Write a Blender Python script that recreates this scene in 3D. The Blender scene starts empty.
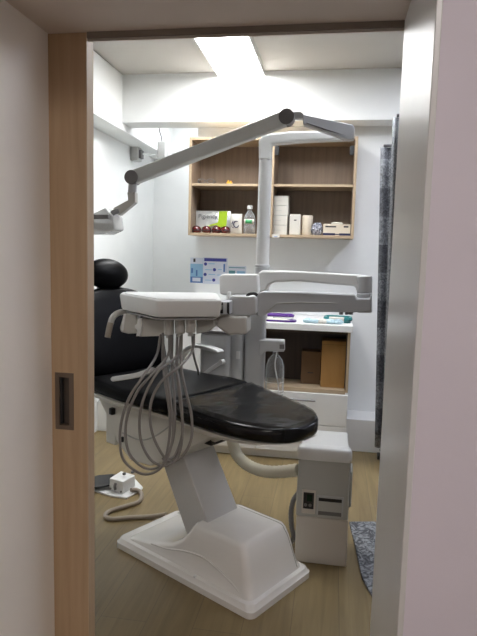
import bpy, bmesh, math, random
from mathutils import Vector, Matrix
random.seed(7)
S = bpy.context.scene
COL = S.collection

# ------------------------------------------------------------------ camera
FPX = 574.09
YAW, PIT, ROLL = [math.radians(a) for a in (9.269, 6.6246, 1.5115)]
CAM = Vector((0, 0, 1.4))
Fv = Vector((-math.sin(YAW)*math.cos(PIT), math.cos(YAW)*math.cos(PIT), -math.sin(PIT)))
r0 = Vector((math.cos(YAW), math.sin(YAW), 0)); u0 = r0.cross(Fv)
Rv = r0*math.cos(ROLL)+u0*math.sin(ROLL); Uv = -r0*math.sin(ROLL)+u0*math.cos(ROLL)
cd = bpy.data.cameras.new('camera'); cam = bpy.data.objects.new('camera', cd); COL.objects.link(cam)
cd.sensor_fit = 'VERTICAL'; cd.sensor_height = 36; cd.lens = 36*FPX/636
cd.clip_start = .02
m = Matrix.Identity(4)
for i, v in enumerate((Rv, Uv, -Fv)):
    for j in range(3): m[j][i] = v[j]
m.translation = CAM
cam.matrix_world = m
S.camera = cam

def ray(x, y): return Fv + Rv*((x-238.5)/FPX) - Uv*((y-318)/FPX)
def aY(x, y, Y): d = ray(x, y); return CAM + d*(Y/d.y)
def gz(x, y, z=0.): d = ray(x, y); return CAM + d*((z-CAM.z)/d.z)

# chair frame: origin under the chair base, s along the chair, w across
CC = Vector((-.5, 2.419, 0)); CA = math.atan2(-.50990, .86023)
ce = Vector((math.cos(CA), math.sin(CA), 0)); cn = Vector((-math.sin(CA), math.cos(CA), 0))
def cl(x, y, w):
    d = ray(x, y); t = (w-(CAM-CC).dot(cn))/d.dot(cn); P = CAM+d*t
    return ((P-CC).dot(ce), P.z)
def W2C(p): q = Vector(p)-CC; return Vector((q.dot(ce), q.dot(cn), p[2]))

# --------------------------------------------------------------- materials
def nodes(name):
    mt = bpy.data.materials.new(name); mt.use_nodes = True
    nt = mt.node_tree; return mt, nt, nt.nodes['Principled BSDF']
def lin(c): return tuple(((v/255)/12.92 if v/255 <= .04045 else ((v/255+.055)/1.055)**2.4) for v in c)+(1,)
def mat(name, rgb, rough=.5, metal=0, var=.04, scale=6, bump=0, coat=0, spec=None):
    mt, nt, b = nodes(name); c = lin(rgb)
    tc = nt.nodes.new('ShaderNodeTexCoord'); nz = nt.nodes.new('ShaderNodeTexNoise')
    nz.inputs['Scale'].default_value = scale; nz.inputs['Detail'].default_value = 4
    nt.links.new(tc.outputs['Object'], nz.inputs['Vector'])
    rp = nt.nodes.new('ShaderNodeValToRGB')
    rp.color_ramp.elements[0].position = .3; rp.color_ramp.elements[1].position = .7
    rp.color_ramp.elements[0].color = tuple(v*(1-var) for v in c[:3])+(1,)
    rp.color_ramp.elements[1].color = tuple(min(1, v*(1+var)) for v in c[:3])+(1,)
    nt.links.new(nz.outputs['Fac'], rp.inputs['Fac']); nt.links.new(rp.outputs['Color'], b.inputs['Base Color'])
    b.inputs['Roughness'].default_value = rough; b.inputs['Metallic'].default_value = metal
    b.inputs['Coat Weight'].default_value = coat
    if spec is not None: b.inputs['Specular IOR Level'].default_value = spec
    if bump:
        n2 = nt.nodes.new('ShaderNodeTexNoise'); n2.inputs['Scale'].default_value = scale*14
        bp = nt.nodes.new('ShaderNodeBump'); bp.inputs['Strength'].default_value = bump; bp.inputs['Distance'].default_value = .004
        nt.links.new(tc.outputs['Object'], n2.inputs['Vector']); nt.links.new(n2.outputs['Fac'], bp.inputs['Height'])
        nt.links.new(bp.outputs['Normal'], b.inputs['Normal'])
    return mt
def wood(name, rgb1, rgb2, axis=2, rough=.5, grain=60):
    mt, nt, b = nodes(name)
    tc = nt.nodes.new('ShaderNodeTexCoord'); mp = nt.nodes.new('ShaderNodeMapping')
    sc = [grain]*3; sc[axis] = 2.2; mp.inputs['Scale'].default_value = sc
    nz = nt.nodes.new('ShaderNodeTexNoise'); nz.inputs['Scale'].default_value = 1; nz.inputs['Detail'].default_value = 6
    nz.inputs['Distortion'].default_value = .6
    rp = nt.nodes.new('ShaderNodeValToRGB'); rp.color_ramp.elements[0].position = .32; rp.color_ramp.elements[1].position = .68
    rp.color_ramp.elements[0].color = lin(rgb1); rp.color_ramp.elements[1].color = lin(rgb2)
    nt.links.new(tc.outputs['Object'], mp.inputs['Vector']); nt.links.new(mp.outputs['Vector'], nz.inputs['Vector'])
    nt.links.new(nz.outputs['Fac'], rp.inputs['Fac']); nt.links.new(rp.outputs['Color'], b.inputs['Base Color'])
    b.inputs['Roughness'].default_value = rough
    return mt
def floor_mat():
    mt, nt, b = nodes('floor_planks'); L = nt.links.new
    tc = nt.nodes.new('ShaderNodeTexCoord'); mp = nt.nodes.new('ShaderNodeMapping'); mp.inputs['Rotation'].default_value = (0, 0, math.pi/2)
    L(tc.outputs['Object'], mp.inputs['Vector'])
    br = nt.nodes.new('ShaderNodeTexBrick'); br.inputs['Scale'].default_value = 1
    br.inputs['Brick Width'].default_value = 1.2; br.inputs['Row Height'].default_value = .18; br.inputs['Mortar Size'].default_value = .0012
    br.inputs['Color1'].default_value = lin((148, 130, 92)); br.inputs['Color2'].default_value = lin((138, 120, 84)); br.inputs['Mortar'].default_value = lin((116, 101, 76))
    br.offset = .37
    L(mp.outputs['Vector'], br.inputs['Vector'])
    m2 = nt.nodes.new('ShaderNodeMapping'); m2.inputs['Scale'].default_value = (26, 1.6, 1); L(tc.outputs['Object'], m2.inputs['Vector'])
    nz = nt.nodes.new('ShaderNodeTexNoise'); nz.inputs['Scale'].default_value = 1; nz.inputs['Detail'].default_value = 8; nz.inputs['Distortion'].default_value = 1.2
    L(m2.outputs['Vector'], nz.inputs['Vector'])
    rp = nt.nodes.new('ShaderNodeValToRGB'); rp.color_ramp.elements[0].position = .3; rp.color_ramp.elements[1].position = .7
    rp.color_ramp.elements[0].color = (.78, .76, .72, 1); rp.color_ramp.elements[1].color = (1.06, 1.05, 1.03, 1)
    L(nz.outputs['Fac'], rp.inputs['Fac'])
    m3 = nt.nodes.new('ShaderNodeMapping'); m3.inputs['Scale'].default_value = (7, 2.2, 1); L(tc.outputs['Object'], m3.inputs['Vector'])
    n3 = nt.nodes.new('ShaderNodeTexNoise'); n3.inputs['Scale'].default_value = 1; n3.inputs['Detail'].default_value = 3; L(m3.outputs['Vector'], n3.inputs['Vector'])
    r3 = nt.nodes.new('ShaderNodeValToRGB'); r3.color_ramp.elements[0].position = .35; r3.color_ramp.elements[1].position = .75
    r3.color_ramp.elements[0].color = (.84, .83, .81, 1); r3.color_ramp.elements[1].color = (1, 1, 1, 1); L(n3.outputs['Fac'], r3.inputs['Fac'])
    mx = nt.nodes.new('ShaderNodeMixRGB'); mx.blend_type = 'MULTIPLY'; mx.inputs[0].default_value = 1
    L(br.outputs['Color'], mx.inputs[1]); L(rp.outputs['Color'], mx.inputs[2])
    my = nt.nodes.new('ShaderNodeMixRGB'); my.blend_type = 'MULTIPLY'; my.inputs[0].default_value = 1
    L(mx.outputs['Color'], my.inputs[1]); L(r3.outputs['Color'], my.inputs[2]); L(my.outputs['Color'], b.inputs['Base Color'])
    b.inputs['Roughness'].default_value = .42
    return mt
def pattern_mat(name, cols, scale=26, patch=None, contrast=.12):
    mt, nt, b = nodes(name); L = nt.links.new
    tc = nt.nodes.new('ShaderNodeTexCoord')
    nz = nt.nodes.new('ShaderNodeTexNoise'); nz.inputs['Scale'].default_value = scale; nz.inputs['Detail'].default_value = 5; nz.inputs['Distortion'].default_value = 3
    L(tc.outputs['Object'], nz.inputs['Vector'])
    rp = nt.nodes.new('ShaderNodeValToRGB'); rp.color_ramp.elements[0].position = .5-contrast; rp.color_ramp.elements[1].position = .5+contrast
    rp.color_ramp.elements[0].color = lin(cols[0]); rp.color_ramp.elements[1].color = lin(cols[1]); L(nz.outputs['Fac'], rp.inputs['Fac'])
    out = rp.outputs['Color']
    if patch == 'bands':
        sp = nt.nodes.new('ShaderNodeSeparateXYZ'); L(tc.outputs['Object'], sp.inputs[0])
        mm = nt.nodes.new('ShaderNodeMath'); mm.operation = 'PINGPONG'; mm.inputs[1].default_value = .15; L(sp.outputs['Z'], mm.inputs[0])
        mg = nt.nodes.new('ShaderNodeMath'); mg.operation = 'GREATER_THAN'; mg.inputs[1].default_value = .075; L(mm.outputs[0], mg.inputs[0])
        mx = nt.nodes.new('ShaderNodeMixRGB'); mx.blend_type = 'MULTIPLY'; mx.inputs[2].default_value = (.5, .5, .52, 1); L(mg.outputs[0], mx.inputs[0]); L(out, mx.inputs[1]); out = mx.outputs['Color']
    elif patch:
        ck = nt.nodes.new('ShaderNodeTexBrick'); ck.inputs['Scale'].default_value = 1; ck.inputs['Mortar Size'].default_value = 0
        ck.inputs['Brick Width'].default_value = patch[0]; ck.inputs['Row Height'].default_value = patch[1]
        ck.inputs['Color1'].default_value = (.5, .5, .52, 1); ck.inputs['Color2'].default_value = (1.25, 1.25, 1.25, 1)
        mp = nt.nodes.new('ShaderNodeMapping'); mp.inputs['Rotation'].default_value = (math.pi/2, 0, 0)
        L(tc.outputs['Object'], mp.inputs['Vector']); L(mp.outputs['Vector'], ck.inputs['Vector'])
        mx = nt.nodes.new('ShaderNodeMixRGB'); mx.blend_type = 'MULTIPLY'; mx.inputs[0].default_value = 1
        L(out, mx.inputs[1]); L(ck.outputs['Color'], mx.inputs[2]); out = mx.outputs['Color']
    L(out, b.inputs['Base Color']); b.inputs['Roughness'].default_value = .75
    return mt
def glassy(name, rgb, alpha, rough=.08):
    mt = mat(name, rgb, rough); b = mt.node_tree.nodes['Principled BSDF']
    b.inputs['Alpha'].default_value = alpha; return mt
def emit(name, rgb, k):
    mt, nt, b = nodes(name); b.inputs['Base Color'].default_value = lin(rgb)
    b.inputs['Emission Color'].default_value = lin(rgb); b.inputs['Emission Strength'].default_value = k; return mt

WALLW = mat('clinic_wall_paint', (238, 240, 239), .75, var=.015, bump=.08)
FRONTW = mat('low_bounce_wall_paint', (140, 136, 130), .75, var=.02)  # dark tone on unseen walls, set to cut bounced light
CEILW = mat('ceiling_paint', (196, 193, 187), .8, var=.01)
HALLP = mat('hall_wall_paint', (220, 213, 222), .7, var=.03, scale=3, bump=.1)
REVP = mat('reveal_paint', (244, 238, 230), .6, var=.03, scale=3, bump=.12)
HALLC = mat('hall_ceiling_paint', (212, 200, 192), .7, var=.02)
REVR = mat('lacquered_jamb', (212, 212, 210), .32, var=.02, bump=.03)
FLOOR = floor_mat()
TRACK = mat('dark_track', (128, 118, 108), .5); LIP = mat('track_lip', (190, 182, 172), .5)
DOORW = wood('sliding_door_oak', (172, 144, 112), (186, 158, 126), 2, .45, 45)
DOORE = wood('sliding_door_edge_oak', (186, 160, 132), (196, 172, 144), 2, .45, 45)
PULL = mat('bronze_pull', (118, 104, 92), .38, .6); PULLD = mat('pull_recess', (84, 75, 68), .4, .5)
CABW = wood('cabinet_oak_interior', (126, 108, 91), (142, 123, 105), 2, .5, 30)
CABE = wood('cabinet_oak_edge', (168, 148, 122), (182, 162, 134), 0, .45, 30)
CABV = wood('cabinet_oak_edge_upright', (166, 146, 120), (180, 160, 132), 2, .45, 30)
NICHE = wood('niche_shaded_oak', (60, 46, 38), (70, 56, 46), 2, .5, 30)  # oak darkened so the niche's shade sits in the colour
LAM = mat('white_laminate', (232, 232, 230), .35, var=.01)
PLW = mat('white_plastic', (226, 227, 226), .28, var=.01)
PLG = mat('light_grey_plastic', (190, 192, 194), .3, var=.015)
PLB = mat('beige_plastic', (196, 194, 188), .35, var=.015)
UNITG = mat('unit_grey_plastic', (182, 183, 178), .4, var=.015)
UNITL = mat('unit_lower_beige', (206, 200, 190), .45, var=.015)
SHELL = mat('chair_shell_paint', (216, 214, 206), .3, var=.015)
BASEW = mat('gloss_base_paint', (240, 238, 234), .12, var=.01, coat=.6)
COLG = mat('column_paint', (204, 204, 203), .3, var=.015)
ARMG = mat('lamp_arm_grey', (206, 208, 206), .35, var=.01)
LEATH = mat('black_vinyl', (4, 4, 6), .36, var=.15, spec=.08, scale=10, bump=.12)
LEATG = mat('black_vinyl_glossy', (9, 9, 11), .2, var=.15, scale=10, bump=.08, spec=.35)
FILM = glassy('clear_film', (34, 35, 38), .42, .07)
FILM.node_tree.nodes['Principled BSDF'].inputs['IOR'].default_value = 1.7
DARK = mat('dark_plastic', (28, 28, 30), .4); MIDG = mat('mid_grey_plastic', (112, 110, 110), .4)
CHR = mat('brushed_steel', (130, 130, 132), .35, .9)
HOSE = mat('grey_hose', (138, 134, 130), .45); HOSEB = mat('beige_cable', (158, 146, 132), .45)
def duct_mat():
    mt = mat('ribbed_cream_duct', (206, 200, 180), .5); nt = mt.node_tree; return mt
DUCT = duct_mat()
CLEARP = glassy('clear_bottle_plastic', (215, 220, 222), .16, .05)
nt_ = CLEARP.node_tree; lw = nt_.nodes.new('ShaderNodeLayerWeight'); lw.inputs[0].default_value = .35; mr_ = nt_.nodes.new('ShaderNodeMapRange'); mr_.inputs[3].default_value = .12; mr_.inputs[4].default_value = .75
nt_.links.new(lw.outputs['Facing'], mr_.inputs[0]); nt_.links.new(mr_.outputs[0], nt_.nodes['Principled BSDF'].inputs['Alpha'])
CLEARL = glassy('hazy_clear_plastic', (222, 224, 224), .62, .12)
PAPERW = mat('white_carton', (206, 203, 194), .6); CREAM = mat('cream_paper', (206, 195, 176), .7)
NAVY = mat('navy_ink', (30, 34, 74), .5); INK = mat('dark_ink', (40, 40, 48), .5); BLUEI = mat('blue_ink', (60, 68, 150), .5)
LBLUE = mat('pale_blue_ink', (146, 190, 220), .5); MBLUE = mat('mid_blue_ink', (84, 122, 180), .5); TEALI = mat('teal_ink', (94, 150, 160), .5)
PAPER = mat('poster_paper', (214, 220, 232), .5); GREEN = mat('lime_print', (160, 192, 40), .35)
FOIL = mat('silver_foil', (206, 208, 206), .25, .35, bump=.5, scale=12)
REDG = mat('dark_red_glossy', (74, 8, 12), .2, coat=.3)
LABELG = mat('green_label', (70, 160, 100), .5); YEL = mat('amber_plastic', (206, 150, 50), .4)
CARD = wood('light_cardboard', (158, 116, 62), (170, 128, 72), 2, .8, 12); CARDD = wood('dark_cardboard', (104, 78, 52), (114, 86, 58), 2, .8, 12)
PURP = mat('purple_plastic', (84, 40, 130), .35); TEAL = mat('teal_plastic', (20, 112, 112), .35); PBLUE = mat('pale_blue_film', (186, 212, 222), .3, bump=.6)
CURT = pattern_mat('grey_patterned_curtain', ((84, 87, 92), (142, 145, 150)), 34, 'bands')
CURL = pattern_mat('light_grey_curtain', ((118, 121, 126), (160, 162, 166)), 34)
MATM = pattern_mat('marbled_grey_print', ((74, 76, 82), (150, 154, 158)), 18, contrast=.09)
LAMPE = emit('ceiling_panel_light', (254, 254, 254), 17)
SCRN = mat('green_display', (16, 44, 32), .25); OUTLET = mat('wall_box_grey', (185, 185, 182), .5)

# ------------------------------------------------------------- mesh helper
class MB:
    def __init__(s): s.v = []; s.f = []
    def add(s, v, f):
        o = len(s.v); s.v += [Vector(p) for p in v]; s.f += [tuple(i+o for i in q) for q in f]; return s
    def box(s, a, b):
        x0, y0, z0 = a; x1, y1, z1 = b
        return s.add([(x0,y0,z0),(x1,y0,z0),(x1,y1,z0),(x0,y1,z0),(x0,y0,z1),(x1,y0,z1),(x1,y1,z1),(x0,y1,z1)],
                     [(0,3,2,1),(4,5,6,7),(0,1,5,4),(1,2,6,5),(2,3,7,6),(3,0,4,7)])
    def loft(s, rings, caps=True):
        n = len(rings[0]); v = [p for r in rings for p in r]; f = []
        for k in range(len(rings)-1):
            for i in range(n):
                j = (i+1) % n; f.append((k*n+i, k*n+j, (k+1)*n+j, (k+1)*n+i))
        if caps: f.append(tuple(reversed(range(n)))); f.append(tuple((len(rings)-1)*n+i for i in range(n)))
        return s.add(v, f)
    def extr(s, pts, d):
        pts = [Vector(p) for p in pts]; d = Vector(d)
        return s.loft([pts, [p+d for p in pts]])
    def tube(s, pts, r, seg=10, smooth=True, rf=None, per=6):
        P = [Vector(p) for p in pts]
        if smooth and len(P) > 2:
            Q = []
            E = [P[0]*2-P[1]]+P+[P[-1]*2-P[-2]]
            for i in range(1, len(E)-2):
                a, b, c, d = E[i-1:i+3]
                for k in range(per):
                    t = k/per
                    Q.append(.5*((2*b)+(c-a)*t+(2*a-5*b+4*c-d)*t*t+(3*b-a-3*c+d)*t**3))
            Q.append(P[-1]); P = Q
        T = [(P[min(i+1, len(P)-1)]-P[max(i-1, 0)]).normalized() for i in range(len(P))]
        up = Vector((0, 0, 1)) if abs(T[0].z) < .9 else Vector((1, 0, 0))
        nrm = (up-T[0]*up.dot(T[0])).normalized(); rings = []
        for i, (p, t) in enumerate(zip(P, T)):
            nrm = (nrm-t*nrm.dot(t)).normalized(); bn = t.cross(nrm)
            rr = rf(i/(len(P)-1), i) if rf else r
            rings.append([p+(nrm*math.cos(a)+bn*math.sin(a))*rr for a in [2*math.pi*q/seg for q in range(seg)]])
        return s.loft(rings)
    def cyl(s, a, b, r, r2=None, seg=24):
        return s.tube([a, b], r, seg, False, rf=(lambda t, i: r+(r2-r)*t) if r2 is not None else None)
    def lathe(s, c, prof, seg=24, axis=None):
        c = Vector(c)
        return s.loft([[c+Vector((math.cos(2*math.pi*k/seg)*r, math.sin(2*math.pi*k/seg)*r, z)) for k in range(seg)] for r, z in prof])
    def ell(s, c, r, seg=24, rg=12, rot=None):
        c = Vector(c); R = []
        for i in range(rg+1):
            a = -math.pi/2+math.pi*i/rg; q = max(math.cos(a), .01)
            ring = []
            for k in range(seg):
                p = Vector((math.cos(2*math.pi*k/seg)*q*r[0], math.sin(2*math.pi*k/seg)*q*r[1], math.sin(a)*r[2]))
                ring.append(c+(rot @ p if rot else p))
            R.append(ring)
        return s.loft(R)
    def build(s, name, material, parent=None, bevel=0, seg=3, smooth=True, angle=40):
        me = bpy.data.meshes.new(name)
        org = Vector((0, 0, 0))
        if parent is None:
            xs = [p.x for p in s.v]; ys = [p.y for p in s.v]; zs = [p.z for p in s.v]
            org = Vector(((min(xs)+max(xs))/2, (min(ys)+max(ys))/2, min(zs)))
        me.from_pydata([tuple(p-org) for p in s.v], [], s.f)
        b = bmesh.new(); b.from_mesh(me); bmesh.ops.recalc_face_normals(b, faces=b.faces[:]); b.to_mesh(me); b.free()
        me.materials.append(material)
        if smooth:
            me.polygons.foreach_set('use_smooth', [True]*len(me.polygons)); me.set_sharp_from_angle(angle=math.radians(angle))
        o = bpy.data.objects.new(name, me); COL.objects.link(o)
        if parent: o.parent = parent
        else: o.location = org
        if bevel:
            md = o.modifiers.new('edge', 'BEVEL'); md.width = bevel; md.segments = seg; md.limit_method = 'ANGLE'; md.angle_limit = math.radians(35)
            md.harden_normals = False
        return o
def B(name, a, b, material, parent=None, bevel=.002, **k): return MB().box(a, b).build(name, material, parent, bevel, **k)
def thing(name, label, cat, loc=(0, 0, 0), rz=0, group=None):
    o = bpy.data.objects.new(name, None); COL.objects.link(o); o.location = loc; o.rotation_euler = (0, 0, rz)
    o.empty_display_size = .05; o['label'] = label; o['category'] = cat
    if group: o['group'] = group
    return o
def tag(o, label, cat, group=None):
    o['label'] = label; o['category'] = cat
    if group: o['group'] = group
    return o
def struct(o): o['kind'] = 'structure'; return o
def rrect(x0, x1, y0, y1, r, n=5):
    out = []
    for cx, cy, a0 in ((x1-r, y0+r, -90), (x1-r, y1-r, 0), (x0+r, y1-r, 90), (x0+r, y0+r, 180)):
        for k in range(n+1):
            a = math.radians(a0+90*k/n); out.append((cx+r*math.cos(a), cy+r*math.sin(a)))
    return out
def lettering(text, loc, size, material, parent, rot=(math.pi/2, 0, 0), name='lettering'):
    cu = bpy.data.curves.new(name, 'FONT'); cu.body = text; cu.size = size; cu.extrude = .0004; cu.materials.append(material)
    tmp = bpy.data.objects.new(name+'_curve', cu); COL.objects.link(tmp)
    dg = bpy.context.evaluated_depsgraph_get(); me = bpy.data.meshes.new_from_object(tmp.evaluated_get(dg))
    bpy.data.objects.remove(tmp); me.materials.clear(); me.materials.append(material)
    o = bpy.data.objects.new(name, me); COL.objects.link(o); o.location = loc; o.rotation_euler = rot
    if parent: o.parent = parent
    return o

# ================================================================= setting
ZC, BW = 2.64, 4.3
XL, XR = -1.74, 1.9
struct(B('floor', (-2.4, -2.6, -.1), (2.2, 5.6, 0), FLOOR, bevel=0))
struct(B('wall_back', (-1.045, BW, 0), (XR+.1, BW+.1, ZC), WALLW, bevel=0))
struct(B('wall_recess_side', (-1.045, BW+.1, 0), (-.945, 5.4, ZC), WALLW, bevel=0))
struct(B('wall_recess_back', (XL-.1, 5.4, 0), (-.945, 5.5, ZC), WALLW, bevel=0))
struct(B('wall_left', (XL-.1, 1.80, 0), (XL, 5.4, ZC), WALLW, bevel=0))
struct(B('wall_right', (XR, 1.80, 0), (XR+.1, BW, ZC), FRONTW, bevel=0))
struct(B('ceiling', (XL-.1, 1.70, ZC), (XR+.1, 5.5, ZC+.1), CEILW, bevel=0))
struct(B('trim_1', (XL, 4.1, 2.305), (XR, BW, ZC), WALLW, bevel=.003))       # cross beam over the cabinets
struct(B('trim_2', (XL, 1.8, 2.252), (-1.56, 5.4, ZC-.001), WALLW, bevel=.003))   # boxed beam along the left wall
struct(B('trim_3', (XL, 4.06, 0), (XR, BW, .235), LAM, bevel=.004))          # boxed ledge at the foot of the back wall
# doorway wall (pocket door inside), reveals and hall side
JX0, JX1, HZ = -.858, .156, 2.02
w = MB(); w.box((XL-.1, 1.715, 0), (-.81, 1.80, ZC)); w.box((JX1+.008, 1.125, 0), (XR+.1, 1.655, ZC)); w.box((.176, 1.655, 0), (XR+.1, 1.80, ZC)); w.box((-.81, 1.715, 2.07), (.176, 1.80, ZC))
struct(w.build('wall_front', FRONTW, smooth=False))
struct(B('wall_hall_right', (JX1+.004, 1.105, 0), (2.2, 1.125, 2.75), HALLP, bevel=0))
struct(B('wall_hall_left', (-2.4, 1.105, 0), (JX0-.1, 1.125, 2.75), HALLP, bevel=0))
struct(B('trim_4', (JX1, 1.103, 0), (JX1+.012, 1.655, HZ), REVR, bevel=.002))      # lacquered right jamb
struct(B('trim_5', (JX0-.1, 1.105, 0), (JX0, 1.65, HZ), REVP, bevel=0))        # left reveal
struct(B('trim_6', (JX0-.1, 1.105, HZ), (JX1+.006, 1.662, 2.75), HALLC, bevel=0))  # soffit over the opening
struct(B('ceiling_hall', (-2.4, -2.6, 2.7), (2.2, 1.2, 2.8), HALLC, bevel=0))
struct(B('wall_hall_back', (-2.4, -2.7, 0), (2.2, -2.6, 2.75), HALLP, bevel=0))
struct(B('wall_hall_side', (-2.5, -2.6, 0), (-2.4, 1.13, 2.75), HALLP, bevel=0))
struct(B('wall_hall_end', (2.2, -2.6, 0), (2.3, 1.13, 2.75), HALLP, bevel=0))
struct(B('trim_7', (-.737, 1.650, 2.003), (JX1, 1.656, HZ), TRACK, bevel=0))   # dark door track
struct(B('trim_8', (-.737, 1.6565, 1.996), (JX1, 1.662, HZ), LIP, bevel=0))

# sliding door
d = thing('sliding_door', 'light oak sliding door slid into the left wall, with recessed bronze pull', 'door', (-.8, 1.675, 0))
def rel(o, p): return tuple(Vector(p)-o.location)
def PB(par, name, a, b, mt, bevel=.002, **k): return B(name, rel(par, a), rel(par, b), mt, par, bevel, **k)
X0, X1 = -.862, -.7405
hx0, hx1, hz0, hz1 = -.846, -.785, .827, 1.009
pn = MB()
for a, b in (((X0, 1.65, .008), (hx0+.006, 1.695, 2.0185)), ((hx1-.006, 1.65, .008), (X1, 1.695, 2.0185)), ((hx0+.006, 1.65, .008), (hx1-.006, 1.695, hz0+.006)),
             ((hx0+.006, 1.65, hz1-.006), (hx1-.006, 1.695, 2.0185)), ((hx0+.006, 1.668, hz0+.006), (hx1-.006, 1.695, hz1-.006))):
    pn.box(rel(d, a), rel(d, b))
pn.build('door_panel', DOORW, d, smooth=False)
PB(d, 'edge_band', (X1, 1.650, .008), (X1+.003, 1.697, 2.0185), DOORE, 0)
pf = MB()
for a, b in (((hx0, 1.6475, hz0), (hx0+.014, 1.667, hz1)), ((hx1-.014, 1.6475, hz0), (hx1, 1.667, hz1)),
             ((hx0+.014, 1.6475, hz0), (hx1-.014, 1.667, hz0+.014)), ((hx0+.014, 1.6475, hz1-.014), (hx1-.014, 1.667, hz1))):
    pf.box(rel(d, a), rel(d, b))
pl = pf.build('pull_frame', PULL, d, smooth=False)
PB(d, 'pull_recess', (hx0+.013, 1.663, hz0+.013), (hx1-.013, 1.6675, hz1-.013), PULLD, 0).parent = pl
PB(d, 'recess_lip', (hx0+.015, 1.650, hz0+.018), (hx0+.022, 1.663, hz1-.018), DARK, 0).parent = pl

# ceiling lights: one true panel, the others added as unseen fill
def panel(loc, sx, sy, label, m_):
    t = thing('ceiling_light', label, 'ceiling light', loc)
    f = MB(); e = .012
    f.box((-sx/2-e, -sy/2-e, -.03), (-sx/2, sy/2+e, 0)); f.box((sx/2, -sy/2-e, -.03), (sx/2+e, sy/2+e, 0))
    f.box((-sx/2, -sy/2-e, -.03), (sx/2, -sy/2, 0)); f.box((-sx/2, sy/2, -.03), (sx/2, sy/2+e, 0))
    f.build('frame', LAM, t, .002)
    B('diffuser', (-sx/2, -sy/2, -.024), (sx/2, sy/2, -.006), m_, t, 0)
    return t
panel((-.695, 3.58, ZC), .31, 1.14, 'bright white rectangular ceiling light panel above the doctor\'s room, against the beam', 'x') if 0 else None
FILL2 = emit('added_cool_fill', (232, 236, 255), 10)  # added fill, stands in for daylight on the right of the back wall
FILL3 = emit('added_neutral_fill', (246, 250, 255), 11.5)  # added fill for the cabinet fronts, kept out of view
FILL4 = emit('added_recess_fill', (250, 251, 255), 6.3)  # added fill to brighten the recess walls
FILLH = emit('added_hall_fill', (255, 249, 244), 8.8)  # added fill for the reveals and hall side
panel((-.695, 3.56, ZC), .31, 1.14, 'bright white rectangular ceiling light panel ending at the cross beam', LAMPE)
panel((1.1, 3.3, ZC), .31, 1.14, 'added cool white panel standing in for daylight over the curtained side, out of view', FILL2)
panel((.05, 2.92, ZC), .31, .66, 'added neutral white fill panel out of view inside the doorway, lighting the cabinets', FILL3)
panel((-1.25, 4.85, ZC), .25, .6, 'small added fill panel hidden in the recess beyond the cross beam', FILL4)
panel((.4, -.9, 2.7), .6, 1.2, 'added warm fill panel in the unseen hall behind the viewpoint', FILLH)

# ======================================================= wall cabinets
def wall_cabinet(x0, x1, label, hinges):
    t = thing('wall_cabinet', label, 'cabinet', (x0, 4.0, 1.505))
    Wd, Hh, Dp, th = x1-x0, .675, .295, .018
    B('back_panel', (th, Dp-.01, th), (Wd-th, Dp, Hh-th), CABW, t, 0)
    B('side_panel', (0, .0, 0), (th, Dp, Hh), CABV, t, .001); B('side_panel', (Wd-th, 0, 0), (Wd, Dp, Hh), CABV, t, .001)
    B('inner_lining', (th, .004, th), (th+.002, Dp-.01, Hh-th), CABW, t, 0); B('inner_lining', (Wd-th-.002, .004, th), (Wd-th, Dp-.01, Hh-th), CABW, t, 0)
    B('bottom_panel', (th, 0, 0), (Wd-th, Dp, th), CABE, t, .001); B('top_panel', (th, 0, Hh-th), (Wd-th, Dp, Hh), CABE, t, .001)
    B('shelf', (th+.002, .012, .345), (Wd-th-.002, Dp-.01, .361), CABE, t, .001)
    for hx, sg in hinges:
        h = MB(); h.box((hx-.014, .004, .555), (hx+.014, .03, .615)); h.box((hx-.005, .03, .575), (hx+.005, .08, .6)); h.build('hinge', DARK, t, .002)
    return t
WCL = wall_cabinet(-1.032, -.457, 'open oak wall cabinet holding the foil packet, red domes and clear bottle', [])
WCR = wall_cabinet(-.453, .122, 'open oak wall cabinet stacked with white boxes and a tissue carton', [(.034, 1), (.537, -1)])
SZ = 1.505+.018+.001   # lower shelf surface
# price tag on the cabinet edge
t = thing('shelf_tag', 'small white tag stuck on the lower edge of the right wall cabinet', 'tag', (-.42, 3.998, 1.503))
B('card', (-.012, -.004, -.004), (.04, 0, .02), PAPERW, t, .001); B('print', (.002, -.005, .004), (.026, -.0038, .008), MBLUE, t, 0)
MR = struct  # (setting helper kept short)

def shelf_x(px, Y=4.08): return aY(px, 225, Y).x
# stack of four cartons
xs0, xs1 = shelf_x(271.6), shelf_x(287.2)
zt = SZ
lbls = ['white carton at the very bottom of the four stacked left on the shelf', 'white carton second from the bottom of the stack of four',
        'white carton third from the bottom of the stack, shifted right a little', 'white carton topmost of the stack of four']
for k in range(4):
    dx = .004 if k > 1 else 0
    t = thing('carton', lbls[k], 'box', ((xs0+xs1)/2+dx, 4.13, zt), 0, 'white cartons in the cabinet stack')
    hw, hh = (xs1-xs0)/2, .0665
    B('box_body', (-hw, -.06, 0), (hw, .08, hh), PAPERW, t, .002)
    B('lid_seam', (-hw-.0004, -.0606, hh-.003), (hw+.0004, .0806, hh+.0004), UNITG, t, 0)
    B('printed_line', (-hw*.6, -.0604, .030), (hw*.2, -.0598, .033), UNITG, t, 0)
    zt += hh+.0008
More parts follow.
